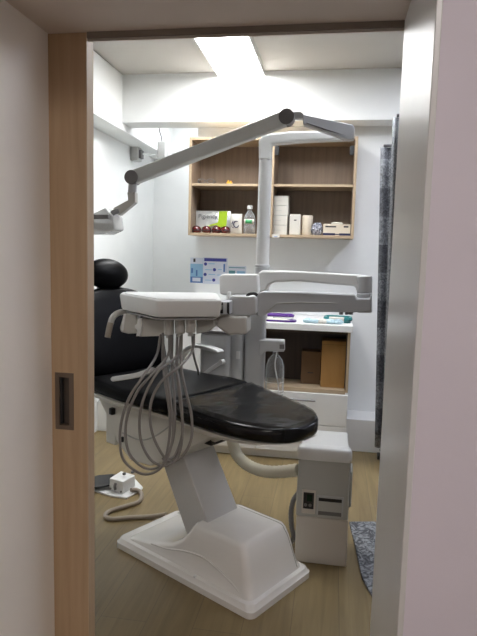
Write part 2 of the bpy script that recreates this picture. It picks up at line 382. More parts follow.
# white box, cream roll, crumpled bag, tissue carton
x0, x1 = shelf_x(289.6), shelf_x(300.5)
t = thing('paper_box', 'upright white box with a small dark mark, beside the carton stack', 'box', ((x0+x1)/2, 4.1, SZ)); hw = (x1-x0)/2
B('box_body', (-hw, -.035, 0), (hw, .035, .142), PAPERW, t, .006); B('printed_mark', (-.008, -.0356, .098), (.010, -.0348, .106), INK, t, 0)
t = thing('paper_roll', 'upright cream paper roll between white box and crumpled bag', 'roll', (shelf_x(307.2), 4.1, SZ))
MB().lathe((0, 0, 0), [(.012, .0), (.034, 0), (.037, .004), (.037, .132), (.034, .137), (.016, .137), (.015, .12)]).build('paper', CREAM, t)
MB().lathe((0, 0, 0), [(.0145, .0), (.0145, .1365), (.012, .1365), (.012, .005)]).build('core', CARD, t)
def crumple(name, c, r, mt, seed, label, cat, parent=None, flat=.7):
    rnd = random.Random(seed); mb = MB(); seg, rg = 18, 10; R = []
    for i in range(rg+1):
        a = -math.pi/2+math.pi*i/rg; q = max(math.cos(a), .02); ring = []
        for k in range(seg):
            j = 1+rnd.uniform(-.16, .16); ang = 2*math.pi*k/seg
            ring.append(Vector((math.cos(ang)*q**.6*r[0]*j, math.sin(ang)*q**.6*r[1]*j, max(0, (math.sin(a)+1)*r[2]*(1+rnd.uniform(-.12, .12))))))
        R.append(ring)
    for ring in R:
        for p in ring: p += Vector(c)
    o = mb.loft(R).build(name, mt, parent, smooth=True, angle=20)
    if label: tag(o, label, cat)
    return o
BAGM = pattern_mat('crumpled_bag_film', ((70, 74, 92), (180, 182, 192)), 50, contrast=.08)
crumple('plastic_bag', (shelf_x(316.8), 4.09, SZ), (.042, .036, .041), BAGM, 3, 'crumpled grey and clear plastic bag beside the tissue carton', 'bag')
x0, x1 = shelf_x(323.5), shelf_x(350.5)
t = thing('tissue_carton', 'long cream tissue carton with navy band at the right shelf end', 'box', ((x0+x1)/2, 4.1, SZ)); hw = (x1-x0)/2
B('box_body', (-hw, -.06, 0), (hw, .06, .078), CREAM, t, .003)
mb = MB(); mb.box((-hw-.0004, -.0606, .002), (-.01, -.0598, .017)); mb.box((.018, -.0606, .002), (hw+.0004, -.0598, .017)); mb.box((-.02, -.0606, .006), (.024, -.0598, .013)); mb.build('navy_band', NAVY, t, smooth=False)
B('printed_title', (-hw*.85, -.0606, .056), (-.005, -.0598, .065), INK, t, 0); B('printed_title', (hw*.5, -.0606, .056), (hw*.85, -.0598, .067), INK, t, 0)
crumple('tissue', (0, 0, .0785), (.04, .012, .008), PAPERW, 5, None, None, t)

# left cabinet lower shelf
Yp = 4.13
x0, x1 = aY(195.5, 220, Yp).x, aY(230, 220, Yp).x
t = thing('foil_packet', 'silver and lime green foil packet leaning behind the red domes', 'packet', ((x0+x1)/2, Yp, SZ)); hw = (x1-x0)/2
t.rotation_euler = (math.radians(-8), 0, 0)
def pillow(mb, hw, h, dp, n=14, m_=9, amp=.004, seed=1, z0=0, pinch=.15):
    rnd = random.Random(seed); G = {}
    for sgn in (1, -1):
        for i in range(n+1):
            for j in range(m_+1):
                u, v = i/n*2-1, j/m_*2-1
                b_ = ((1-abs(u)**3)*(1-abs(v)**3))**.6
                G[sgn, i, j] = Vector((u*hw*(1-.03*(1-abs(v))*0), -sgn*(dp*b_+.0012)+(rnd.uniform(-amp, amp) if b_ > .1 else 0), z0+(v+1)/2*h+rnd.uniform(-amp, amp)*.4*(1 if 0 < j < m_ else 0)))
    idx = {}; vs = []
    for k, p in G.items(): idx[k] = len(vs); vs.append(p)
    fs = []
    for sgn in (1, -1):
        for i in range(n):
            for j in range(m_): fs.append((idx[sgn, i, j], idx[sgn, i+1, j], idx[sgn, i+1, j+1], idx[sgn, i, j+1]))
    for i in range(n):
        fs.append((idx[1, i, 0], idx[1, i+1, 0], idx[-1, i+1, 0], idx[-1, i, 0])); fs.append((idx[1, i, m_], idx[1, i+1, m_], idx[-1, i+1, m_], idx[-1, i, m_]))
    for j in range(m_):
        fs.append((idx[1, 0, j], idx[1, 0, j+1], idx[-1, 0, j+1], idx[-1, 0, j])); fs.append((idx[1, n, j], idx[1, n, j+1], idx[-1, n, j+1], idx[-1, n, j]))
    mb.add(vs, fs); return mb
pillow(MB(), hw, .165, .02, seed=2).build('foil_bag', FOIL, t)
mb = MB(); mb.add([(hw*.32, -.0265, .045), (hw*.82, -.0265, .045), (hw*.86, -.0265, .158), (hw*.38, -.0265, .158)], [(0, 1, 2, 3)])
mb.add([(-hw*.8, -.0265, .03), (hw*.4, -.0265, .062), (hw*.4, -.0265, .078), (-hw*.5, -.0265, .042)], [(0, 1, 2, 3)])
o = mb.build('green_print', GREEN, t, smooth=False); md = o.modifiers.new('th', 'SOLIDIFY'); md.thickness = .001
lettering('Pigiency', (-hw*.82, -.028, .105), .044, INK, t, (math.pi/2, 0, -.02))
for k, px in enumerate((196.5, 206.5, 216.5, 225.5)):
    nm = ['dark red glossy dome, leftmost of the four in front of the foil packet', 'dark red glossy dome second from the cabinet\'s left side', 'dark red glossy dome third from the cabinet\'s left side', 'dark red glossy dome next to the white pouch'][k]
    t = thing('red_dome', nm, 'container', (aY(px, 230, 4.06).x, 4.06, SZ), 0, 'dark red domes on the shelf')
    MB().lathe((0, 0, 0), [(.005, 0), (.026, 0), (.033, .006), (.0362, .016), (.035, .028), (.028, .042), (.014, .05), (.004, .0515)], 24).build('dome', REDG, t)
    MB().lathe((0, 0, 0), [(.035, .014), (.0365, .016), (.0365, .02), (.035, .022)], 24).build('rim', DARK, t)
x0, x1 = aY(230.5, 225, 4.08).x, aY(242, 225, 4.08).x; hw = (x1-x0)/2
t = thing('white_pouch', 'white pouch with a dark blue round mark beside the clear bottle', 'pouch', ((x0+x1)/2, 4.08, SZ))
pillow(MB(), hw, .14, .016, 8, 9, .002, 6).build('pouch_bag', PAPERW, t)
mb = MB(); mb.tube([(.004+.019*math.cos(a), -.0215, .066+.022*math.sin(a)) for a in [math.radians(q) for q in range(60, 380, 40)]], .0034, 6)
mb.tube([(-.03, -.0215, .068), (-.022, -.0215, .085), (-.028, -.0215, .05), (-.012, -.0215, .04)], .002, 6); mb.build('blue_mark', NAVY, t)
t = thing('water_bottle', 'clear water bottle with green label and white cap on the shelf', 'bottle', (aY(249.5, 225, 4.09).x, 4.09, SZ))
MB().lathe((0, 0, 0), [(.02, 0), (.038, .002), (.042, .01), (.042, .055), (.040, .06), (.042, .065), (.042, .105), (.036, .13), (.018, .158), (.015, .165), (.015, .178)], 24).build('bottle_body', CLEARP, t)
MB().lathe((0, 0, 0), [(.002, .176), (.019, .176), (.019, .198), (.016, .2), (.002, .2)]).build('cap', PLW, t)
mb = MB(); seg = 10
pts = [(math.cos(math.radians(a))*.0428, math.sin(math.radians(a))*.0428) for a in range(-150, -20, 13)]
mb.add([(x, y, .068) for x, y in pts]+[(x, y, .104) for x, y in pts], [(i, i+1, i+1+len(pts), i+len(pts)) for i in range(len(pts)-1)])
o = mb.build('label_wrap', PAPERW, t); md = o.modifiers.new('th', 'SOLIDIFY'); md.thickness = .0006
mb = MB(); pts2 = [(x*1.02, y*1.02) for x, y in pts[2:8]]
mb.add([(x, y, .072) for x, y in pts2]+[(x, y, .1) for x, y in pts2], [(i, i+1, i+1+len(pts2), i+len(pts2)) for i in range(len(pts2)-1)])
o = mb.build('green_patch', LABELG, t); md = o.modifiers.new('th', 'SOLIDIFY'); md.thickness = .0006
# upper shelf
UZ = 1.505+.362
c = aY(206, 182, 4.06)
t = thing('glasses', 'clear folded safety glasses lying on the upper cabinet shelf', 'glasses', (c.x, 4.06, UZ))
for sx in (-.033, .033):
    mb = MB(); mb.tube([(sx+.026*math.cos(a), 0, .02+.016*math.sin(a)) for a in [2*math.pi*q/12 for q in range(13)]], .0025, 6); mb.build('lens_rim', MIDG, t)
    MB().tube([(sx*1.75, 0, .026), (sx*1.8, .05, .018), (sx*.6, .06, .008)], .002, 6).build('temple', DARK, t)
MB().tube([(-.01, 0, .024), (0, 0, .028), (.01, 0, .024)], .002, 6).build('bridge', MIDG, t)
c = aY(229.5, 182, 4.06)
t = thing('amber_clip', 'small amber plastic clip on the upper cabinet shelf', 'clip', (c.x, 4.06, UZ))
mb = MB(); mb.box((-.02, -.01, 0), (.02, .01, .016)); mb.build('clip_body', YEL, t, .003)
mb = MB(); mb.cyl((-.01, 0, .016), (-.01, 0, .028), .006); mb.cyl((.01, 0, .016), (.01, 0, .024), .006); mb.build('clip_knob', YEL, t)

# ============================================================ posters
def flat(name, px, py, px2, py2, Y, mt, parent, th=.001, off=0):
    a = aY(px, py, Y); b = aY(px2, py2, Y); o = parent.location
    return B(name, (a.x-o.x, Y-th-off-o.y, b.z-o.z), (b.x-o.x, Y-off-o.y, a.z-o.z), mt, parent, 0)
c = aY(197, 284, 4.299)
t = thing('poster', 'narrow pale blue notice taped to the wall under the cabinet', 'poster', (c.x, 4.299, c.z))
flat('sheet', 190.5, 257.5, 202.8, 283, 4.299, LBLUE, t); flat('title_strip', 190.5, 257.5, 202.8, 264, 4.299, PAPER, t, .0006, .0011)
flat('blue_block', 190.5, 276.5, 202.8, 283, 4.299, MBLUE, t, .0006, .0011); flat('pale_block', 192.5, 277.5, 200.5, 281.5, 4.299, PAPER, t, .0006, .0018)
flat('drawn_mark', 193.5, 258.5, 195.5, 262, 4.299, INK, t, .0006, .0018); flat('drawn_mark', 191.3, 268, 193, 273, 4.299, MBLUE, t, .0006, .0018)
flat('drawn_mark', 196, 270, 197.5, 276, 4.299, MBLUE, t, .0006, .0018)
c = aY(215, 284, 4.299)
t = thing('poster', 'white notice with dark blue title bar and four blue discs', 'poster', (c.x, 4.299, c.z))
flat('sheet', 203.2, 257.3, 227.2, 284.5, 4.299, PAPER, t); flat('title_bar', 204.3, 258, 226.5, 261.8, 4.299, BLUEI, t, .0006, .0011)
for px, py in ((205.6, 264), (214.5, 269.7), (205.2, 274.4), (213.8, 280)):
    a = aY(px, py, 4.299)-t.location; MB().cyl((a.x, 0-.001, a.z), (a.x, -.0025, a.z), .0125, seg=16).build('blue_disc', BLUEI, t)
mb = MB()
for px, py, pw in ((208.5, 263.7, 6.5), (205, 269.6, 7.5), (208.5, 274.3, 7), (205, 280, 7), (218, 269.5, 4), (217, 275, 5)):
    a = aY(px, py, 4.299)-t.location; B('printed_line', (a.x, -.002, a.z-.003), (a.x+pw*.0075, -.001, a.z+.003), LBLUE, t, 0)
flat('drawn_mark', 223.5, 264, 225, 272, 4.299, MBLUE, t, .0006, .0011)
c = aY(237, 276, 4.299)
t = thing('poster', 'small teal and white sign on the wall beside the unit pole', 'sign', (c.x, 4.299, c.z))
flat('sheet', 228, 265.5, 246, 276, 4.299, PAPER, t); flat('title_strip', 229, 267, 245, 268.4, 4.299, TEALI, t, .0006, .0011)
flat('drawn_mark', 229, 270.5, 235, 275.5, 4.299, TEALI, t, .0006, .0011); flat('drawn_mark', 237, 271, 245, 275.5, 4.299, LBLUE, t, .0006, .0011)

# wall boxes left of the cabinet
def aX(x, y, X): d_ = ray(x, y); return CAM + d_*(X/d_.x)
c = aX(163, 160, -1.525)
t = thing('junction_box', 'small grey box on the left beam\'s face with a cable rising from it', 'wall box', c)
B('box_body', (-.034, -.06, 0), (.034, .06, .15), OUTLET, t, .006)
MB().tube([(-.01, 0, .15), (-.018, 0, .2), (-.03, -.02, .26), (-.03, -.02, .36)], .006, 8).build('cable', MIDG, t)
c2 = aX(136.5, 154, -1.70)
t2 = thing('wall_bracket', 'small grey bracket on the left wall joined to the box by a thin pipe', 'bracket', c2)
B('bracket_body', (-.038, -.05, -.06), (.03, .05, .055), OUTLET, t2, .006); B('bracket_slot', (.03, -.03, -.04), (.055, .03, .03), MIDG, t2, .004)
MB().tube([(.05, .0, .0), (.08, .1, .01), Vector(aX(158, 155, -1.56))-c2], .007, 8).build('pipe', PLW, t2)

# ========================================================= base cabinet
CY = 3.78
t = thing('base_cabinet', 'white base cabinet with open oak niche and steel handled drawers under worktop', 'cabinet', (-.17, CY, 0))
def CB(name, a, b, mt, bv=.0015): return B(name, rel(t, a), rel(t, b), mt, t, bv)
cx0, cx1 = -.475, .128
CB('side_panel', (cx0, CY+.002, .06), (cx0+.018, 4.055, .893), LAM); CB('side_panel', (cx1-.018, CY+.002, .06), (cx1, 4.055, .893), LAM)
CB('niche_edge', (cx1-.019, CY, .49), (cx1-.001, CY+.004, .893), CABV); CB('niche_edge', (cx0+.001, CY, .49), (cx0+.019, CY+.004, .893), CABV)
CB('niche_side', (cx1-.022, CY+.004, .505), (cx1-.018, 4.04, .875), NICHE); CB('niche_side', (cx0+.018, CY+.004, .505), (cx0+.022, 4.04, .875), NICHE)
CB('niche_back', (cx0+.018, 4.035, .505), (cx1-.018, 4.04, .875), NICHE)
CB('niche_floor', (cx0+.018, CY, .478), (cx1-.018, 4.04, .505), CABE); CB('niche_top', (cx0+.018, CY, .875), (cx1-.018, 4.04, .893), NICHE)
CB('toe_kick', (cx0, CY+.03, 0), (cx1, 4.0, .06), LAM)
for z0, z1 in ((.262, .476), (.064, .258)):
    dr = CB('drawer', (cx0+.002, CY-.016, z0), (cx1-.001, CY+.25, z1), LAM, .002)
    hd = MB(); zc = z1-.043; xc = aY(303, 397, CY).x
    hd.cyl(rel(t, (xc-.085, CY-.045, zc)), rel(t, (xc+.085, CY-.045, zc)), .0065, seg=10)
    for q in (-.06, .06): hd.cyl(rel(t, (xc+q, CY-.045, zc)), rel(t, (xc+q, CY-.016, zc)), .004, seg=8)
    h = hd.build('handle', CHR, dr)
t = thing('base_cabinet', 'white two door base cabinet behind the dental chair', 'cabinet', (-.79, CY, 0))
CB('cabinet_body', (-1.04, CY+.002, .06), (-.477, 4.055, .893), LAM); CB('toe_kick', (-1.04, CY+.03, 0), (-.477, 4.0, .06), LAM)
for a, b in ((-1.038, -.761), (-.757, -.479)): 
    dd = CB('door', (a, CY-.016, .064), (b, CY, .889), LAM, .002)
    xk = b-.03 if a < -.9 else a+.03
    MB().cyl(rel(t, (xk, CY-.04, .7)), rel(t, (xk, CY-.04, .84)), .005, seg=10).cyl(rel(t, (xk, CY-.04, .71)), rel(t, (xk, CY-.016, .71)), .004, seg=8).cyl(rel(t, (xk, CY-.04, .83)), rel(t, (xk, CY-.016, .83)), .004, seg=8).build('handle', CHR, dd)
tag(B('worktop', (-1.042, CY-.02, .894), (.14, BW-.002, .938), LAM, bevel=.003), 'long white laminate worktop along the back wall over both cabinets', 'worktop')
WZ = .9385
# cardboard boxes in the niche
x0, x1 = aY(320.5, 380, 3.84).x, aY(344.5, 380, 3.84).x
t = thing('cardboard_box', 'tall light brown cardboard box at the right of the open niche', 'box', ((x0+x1)/2, 3.84, .506)); hw = (x1-x0)/2
B('box_body', (-hw, 0, 0), (hw, .15, .315), CARD, t, .002); B('lid_seam', (-hw-.0005, -.0006, .29), (hw+.0005, .1, .292), CARDD, t, 0)
x0, x1 = aY(301, 375, 3.93).x, aY(320, 375, 3.93).x
t = thing('cardboard_box', 'shorter dark brown cardboard box deeper inside the open niche', 'box', ((x0+x1)/2, 3.91, .506)); hw = (x1-x0)/2
B('box_body', (-hw, 0, 0), (hw, .11, .225), CARDD, t, .002); B('printed_mark', (-.02, -.0006, .075), (.02, 0, .081), INK, t, 0)
# things on worktop
c = aY(277, 322, 3.85)
t = thing('purple_tray', 'purple rimmed tray with folded white cloth on the worktop', 'tray', (c.x-.02, 3.86, WZ))
MB().extr([(x, y, 0) for x, y in rrect(-.15, .15, -.05, .035, .03)], (0, 0, .012)).build('tray_base', PURP, t, .003)
MB().tube([(x, y, .02) for x, y in rrect(-.15, .15, -.05, .035, .03)]+[(.12, -.05, .02)], .008, 8, False).build('tray_rim', PURP, t)
pillow(MB(), .11, .05, .014, 10, 6, .003, 9).build('folded_cloth', PAPERW, t).rotation_euler = (math.radians(75), 0, 0)
t.children[-1].location = (-.02, -.03, .024)
for k, (px, lb) in enumerate(((308, 'pale blue film packet beside the purple tray'), (314.5, 'pale blue film packet in the middle of the worktop litter'), (322, 'crumpled clear packet just before the teal tray'), (330, 'pale blue crumpled packet in front of the teal tray'), (338, 'light blue packet at the worktop\'s right end'))):
    c = aY(px, 323, 3.83)
    crumple('film_packet', (c.x, 3.83, WZ), (.034, .024, .015), PBLUE if k != 2 else PAPERW, 20+k, lb, 'packet')['group'] = 'film packets on the worktop'
c = aY(338, 318, 3.97)
t = thing('teal_tray', 'dark teal plastic tray at the right end of the worktop', 'tray', (c.x, 3.96, WZ))
MB().extr([(x, y, 0) for x, y in rrect(-.085, .085, -.06, .06, .02)], (0, 0, .008)).build('tray_base', TEAL, t, .003)
q = MB(); q.tube([(x, y, .026) for x, y in rrect(-.085, .085, -.06, .06, .02)]+[(.065, -.06, .026)], .013, 8, False); q.build('tray_rim', TEAL, t)
pillow(MB(), .05, .03, .008, 8, 5, .002, 11).build('white_label', PAPERW, t).location = (-.01, -.07, .012)
c = aY(283, 313, 4.0)
t = thing('clear_container', 'low clear plastic container at the back of the worktop', 'container', (c.x, 4.02, WZ))
MB().extr([(x, y, 0) for x, y in rrect(-.07, .07, -.04, .04, .015)], (0, 0, .055)).build('tub', CLEARL, t, .003)
MB().extr([(x, y, .0555) for x, y in rrect(-.074, .074, -.044, .044, .015)], (0, 0, .006)).build('lid', CLEARL, t, .002)

# ============================================================ dental chair
ch = thing('dental_chair', 'black vinyl dental chair on a white slanted column and glossy white base', 'dental chair', CC, CA)
# base plate
base = MB().loft([[Vector((x, y, z)) for x, y in rrect(-.415+i, .415-i, -.212+i, .212-i, .03)] for z, i in ((0, .0), (.026, 0), (.032, .006), (.046, .012), (.05, .02))]).build('base_plate', BASEW, ch)
# hump
rings = []
for z, s0, s1, ww, r in ((.048, -.36, .386, .185, .03), (.056, -.34, .382, .182, .03), (.075, -.2, .374, .176, .04), (.11, -.09, .362, .168, .035), (.15, -.03, .35, .162, .03), (.19, .005, .336, .155, .028), (.222, .025, .322, .149, .028), (.236, .034, .312, .141, .03), (.241, .05, .295, .128, .03)):
    rings.append([Vector((x, y, z+(.0 if z < .2 else .01*(.2-x)))) for x, y in rrect(s0, s1, -ww, ww, r, 6)])
MB().loft(rings).build('base_cover', BASEW, ch, smooth=True, angle=50)
sm = MB(); sm.tube([(.06, .113, .2415), (.2, .113, .2412), (.29, .113, .241)], .0014, 6)
sm.tube([(.29, .113, .241), (.314, .117, .234), (.325, .12, .216), (.34, .125, .188), (.366, .135, .11), (.384, .14, .058)], .0014, 6); sm.build('cover_seam', UNITG, ch)
for s_, w_ in ((-.37, .165), (-.30, .0), (.1, -.196)):
    MB().cyl((s_, w_, .045), (s_, w_, .0535), .007, seg=12).build('screw_cap', PLW, ch)
MB().cyl((-.2, -.183, .02), (-.2, -.207, .02), .006, seg=10).build('screw_cap', PLW, ch)
MB().ell((-.30, .165, .06), (.035, .03, .022)).build('cable_gland', PLW, ch)
rl = MB()
rl.tube([(-.20, -.172, .075), (-.10, -.171, .088), (.02, -.169, .118), (.12, -.1685, .128), (.2, -.171, .112), (.28, -.173, .085), (.33, -.176, .062)], .0045, 8)
rl.build('cover_relief', BASEW, ch)
# column (slanted box)
cp = []
def cpt(z, side): return (.079-.607*(z-.241) if side > 0 else -.059-.567*(z-.162))
colm = MB(); zb, ztp = .14, .665
colm.loft([[Vector((cpt(z, -1), -.1, z)), Vector((cpt(z, 1), -.1, z)), Vector((cpt(z, 1), .1, z)), Vector((cpt(z, -1), .1, z))] for z in (zb, ztp)])
colm.build('column', COLG, ch, .006)
# under-seat housing
hs = [cl(x, y, -.18) for x, y in ((97, 396), (105, 412), (112, 424), (116, 440), (130, 460), (150, 466), (172, 460), (190, 448), (212, 436))]
hs = [(a, min(b, .70)) for a, b in hs]
top = [(hs[-1][0]+.02, .70), (hs[0][0]-.06, .70)]
prof = hs+top
MB().extr([Vector((a, -.18, b)) for a, b in prof], (0, .36, 0)).build('seat_housing', SHELL, ch, .02, 4)
B('under_seat_void', (-.12, -.085, .575), (.075, .085, .69), DARK, ch, .006)  # dark block put in for the black void under the seat
B('under_seat_strut', (.076, -.09, .60), (.10, .09, .70), SHELL, ch, .004)
# groove line on the housing
gp = [cl(x, y, -.183) for x, y in ((122, 433), (140, 440), (155, 436), (172, 424))]
MB().tube([(a, -.181, b) for a, b in gp], .0035, 6).build('housing_groove', UNITG, ch)
k0 = cl(112, 412, -.19); k1 = cl(121, 441, -.19)
B('black_catch', (k0[0]-.012, -.2, k0[1]-.012), (k0[0]+.012, -.178, k0[1]+.02), DARK, ch, .004)
B('black_catch', (k1[0]-.003, -.19, k1[1]-.006), (k1[0]+.009, -.178, k1[1]+.02), DARK, ch, .004)
# lift link visible left of housing
l0, l1 = cl(113, 415, -.1), cl(117, 442, -.1)
MB().box((l0[0]-.03, -.12, l1[1]-.01), (l1[0]+.012, -.08, .70)).build('lift_strut', SHELL, ch, .005)
# mounting shell under cushions
def seat_outline(inset=0.):
    pts = []
    top = [(-.62, .25), (-.35, .265), (-.1, .262), (.1, .245), (.27, .215), (.38, .185), (.455, .135), (.498, .07), (.512, 0)]
    bot = [(.498, -.08), (.46, -.15), (.385, -.205), (.27, -.24), (.1, -.262), (-.1, -.27), (-.35, -.268), (-.62, -.25)]
    c_ = [Vector(p) for p in top+bot]; out = []
    for i, p in enumerate(c_):
        v = (p-Vector((-.05, 0))); out.append(p-v.normalized()*inset)
    return out
SP = seat_outline()
def catm(P, n=4):
    Q = []
    for i in range(len(P)-1):
        a = P[max(i-1, 0)]; b = P[i]; c_ = P[i+1]; d_ = P[min(i+2, len(P)-1)]
        for k in range(n):
            t_ = k/n; Q.append(.5*((2*b)+(c_-a)*t_+(2*a-5*b+4*c_-d_)*t_*t_+(3*b-a-3*c_+d_)*t_**3))
    Q.append(P[-1]); return Q
def halfw(s_, side):
    P = [p for p in catm(seat_outline(), 6) if (p.y >= 0) == (side > 0)]
    P = sorted(P, key=lambda p: p.x)
    if s_ <= P[0].x: return abs(P[0].y)
    for a, b in zip(P, P[1:]):
        if a.x <= s_ <= b.x: return abs(a.y+(b.y-a.y)*(s_-a.x)/max(b.x-a.x, 1e-6))
    return 0.
def topz(s_):   # cushion crown height along the chair
    k = [(-.62, .815), (-.45, .80), (-.3, .798), (-.12, .806), (0, .803), (.12, .785), (.3, .768), (.56, .752)]
    for a, b in zip(k, k[1:]):
        if s_ <= b[0]:
            t_ = (s_-a[0])/(b[0]-a[0]); t_ = max(0, min(1, t_)); return a[1]+(b[1]-a[1])*t_
    return k[-1][1]
def botz(s_):
    return topz(s_)-(.082 if s_ < .0 else .082-.012*s_/.5)
def cushion(s0, s1, grow=0., nz=0., dish=.012, top_only=False, lift=0., round0=True, round1=True, zlo=None, zhi=None):
    mb = MB(); N = 26; M_ = 28; rings = []
    for i in range(N+1):
        t_ = i/N; s_ = s0+(s1-s0)*(.5-.5*math.cos(math.pi*t_)) if True else 0
        wp = halfw(min(s_, .5115), 1)+grow; wm = halfw(min(s_, .5115), -1)+grow
        e0 = 1.
        if round0: e0 = min(e0, math.sqrt(max(0, 1-max(0, 1-(s_-s0)/.014)**2)))
        if round1: e0 = min(e0, math.sqrt(max(0, 1-max(0, 1-(s1-s_)/(.014 if s1 < .1 else .03))**2)))
        e0 = max(e0, .12)
        zt_, zb_ = topz(s_)+lift, botz(s_)
        if zlo is not None: zb_ = zt_-zlo
        zc, hh = (zt_+zb_)/2, (zt_-zb_)/2*e0
        ring = []
        for k in range(M_):
            a = 2*math.pi*k/M_; ca, sa = math.cos(a), math.sin(a); p_ = .42
            x_ = math.copysign(abs(ca)**p_, ca); z_ = math.copysign(abs(sa)**p_, sa)
            ww = (wp if x_ > 0 else wm)*(1-.02*(1-e0))
            dz = -dish*(1-abs(x_)**2) if sa > 0 else 0
            ring.append(Vector((s_, x_*ww, zc+z_*hh+dz*e0)))
        rings.append(ring)
    return mb.loft(rings)
cushion(-.62, .0, round1=True).build('seat', LEATH, ch, angle=60)
leg_rest = cushion(-.002, .512, round0=True).build('leg_rest', LEATG, ch, angle=60)
# pan under cushions
pan = MB(); o1 = catm(seat_outline(.025), 4); o2 = catm(seat_outline(.07), 4)
pan.loft([[Vector((p.x, p.y, botz(p.x)+.004)) for p in catm(seat_outline(.006), 4)], [Vector((p.x-max(0, p.x)*.12, p.y, botz(p.x)-.012)) for p in catm(seat_outline(.012), 4)], [Vector((p.x*.9-.04, p.y, botz(p.x)-.03)) for p in o2]])
pan.build('seat_pan', SHELL, ch, angle=60)
# clear protective film on leg rest
fm = MB(); N, Mw = 22, 16; vs = []
for i in range(N+1):
    s_ = .03+(.47-.03)*i/N
    for k in range(Mw+1):
        w_ = -1+2*k/Mw; ww = (halfw(s_, 1) if w_ > 0 else halfw(s_, -1))*1.01
        zz = topz(s_)+.004-.012*(1-w_*w_)+random.uniform(-.0022, .0022)*(1 if 0 < k < Mw else 0)
        if abs(w_) > .9: zz -= .03*(abs(w_)-.9)/.1
        vs.append((s_, w_*ww, zz))
fm.add(vs, [(i*(Mw+1)+k, i*(Mw+1)+k+1, (i+1)*(Mw+1)+k+1, (i+1)*(Mw+1)+k) for i in range(N) for k in range(Mw)])
o = fm.build('protective_film', FILM, leg_rest, angle=30); o['label'] = 'clear wrinkled plastic film over the leg rest'
o = fm = None
# backrest (local frame: u up the back, w across)
tilt = math.atan2(.45, -.19)
bu = Vector((math.cos(tilt), 0, math.sin(tilt))); bn_ = Vector((-bu.z, 0, bu.x))*-1  # bn_ points forward (+s)
b0 = Vector((-.57, 0, .785))
def slab(outline, c0, uax, nax, thick, crown=.02, n=4):
    mb = MB(); R = []
    for q, ins in ((-1, .03), (-.75, .008), (0, 0), (.75, .008), (1, .03), (1.12, .08), (1.2, .14)):
        ring = []
        for p in outline:
            v = Vector((p[0], p[1])); ctr = Vector((0, sum(a[1] for a in outline)/len(outline))); dd_ = (v-ctr)
            v2 = v-dd_.normalized()*min(ins, dd_.length*.9)
            ring.append(c0+Vector((0, 1, 0))*v2.x+uax*v2.y+nax*(thick/2*min(q, 1)+max(0, q-1)*crown))
        R.append(ring)
    return mb.loft(R)
ol = [(-.25, .0), (.25, .0)]
ring = [Vector(p) for p in ((0, -.02), (.2, -.01), (.245, .03), (.262, .15), (.262, .26), (.24, .34), (.18, .41), (.08, .442), (0, .446), (-.08, .442), (-.18, .41), (-.24, .34), (-.262, .26), (-.262, .15), (-.245, .03), (-.2, -.01), (0, -.02))]
ol = [tuple(p) for p in catm(ring, 4)[:-1]]
slab(ol, b0, bu, bn_, .075, .015).build('backrest', LEATH, ch, angle=60)
slab([(a*.93, .235+(b-.235)*.93) for a, b in ol], b0-bn_*.052, bu, bn_, .03, 0).build('backrest_shell', SHELL, ch, angle=60)
hc = b0+bu*.515+bn_*.02
rotm = Matrix((( bn_.x, 0, bu.x), (0, 1, 0), (bn_.z, 0, bu.z)))
MB().ell(hc, (.052, .13, .082), 32, 16, rotm).build('headrest', LEATH, ch)
MB().box((hc.x-.05, -.03, hc.z-.22), (hc.x-.03, .03, hc.z)).build('headrest_bar', CHR, ch, .004)
# armrests
A = [cl(x, y, .31) for x, y in ((175, 372), (183, 354), (194, 346), (206, 347), (221, 352))]
def bar(pts, w0, w1, th):
    mb = MB(); n = len(pts); P = [Vector((a, 0, b)) for a, b in pts]; P = catm(P, 5); R = []
    for i, p in enumerate(P):
        t_ = (P[min(i+1, len(P)-1)]-P[max(i-1, 0)]).normalized(); nn = Vector((-t_.z, 0, t_.x)); e = .5 if i in (0, len(P)-1) else 1
        R.append([p+nn*th*e/2+Vector((0, w0, 0)), p+nn*th*e/2+Vector((0, w1, 0)), p-nn*th*e/2+Vector((0, w1, 0)), p-nn*th*e/2+Vector((0, w0, 0))])
    return mb.loft(R)
bar(A, .285, .335, .02).build('armrest', PLW, ch, .006)
A2 = [cl(x, y, .31) for x, y in ((200, 378), (211, 369), (222, 362))]
bar(A2, .30, .32, .018).build('armrest_link', PLW, ch, .004)
MB().cyl((A2[-1][0], .297, A2[-1][1]), (A2[-1][0], .323, A2[-1][1]), .013, seg=16).build('link_joint', PLW, ch)
N1 = [cl(x, y, -.285) for x, y in ((113, 379), (125, 377.3), (140, 374.5), (153, 369.5))]
bar(N1, -.30, -.268, .022).build('armrest', PLW, ch, .006)
# bracket to the unit
B('unit_bracket', (-.36, .16, .585), (-.28, .40, .64), SHELL, ch, .008)

# ============================================================ dental unit tower
TX, TY = -.395, 3.0
tw = thing('dental_unit_tower', 'pale grey dental unit tower with pole rising to the ceiling light arm, behind the chair', 'dental unit', (TX, TY, .5))
def at(par, x, y, Y): return aY(x, y, Y)-par.location
# lower post and cuspidor body
pw = .05
MB().extr([Vector((x, y, -.0)) for x, y in rrect(-.052, .052, -.05, .05, .02)], (0, 0, .60)).build('lower_post', PLG, tw, .004)
MB().extr([Vector((x, y, 0)) for x, y in rrect(-.275, -.115, -.13, .12, .03)], (0, 0, .475)).build('cuspidor_body', PLG, tw, .012, 4)
MB().extr([Vector((x, y, 0)) for x, y in rrect(-.125, -.058, -.10, .09, .03)], (0, 0, .50)).build('cuspidor_neck', PLG, tw, .008, 4)
MB().extr([Vector((x, y, .474)) for x, y in rrect(-.285, -.11, -.14, .125, .035)], (0, 0, .018)).build('cuspidor_rim', MIDG, tw, .005)
B('latch', (-.085, -.107, .345), (-.065, -.098, .385), PLW, tw, .002)
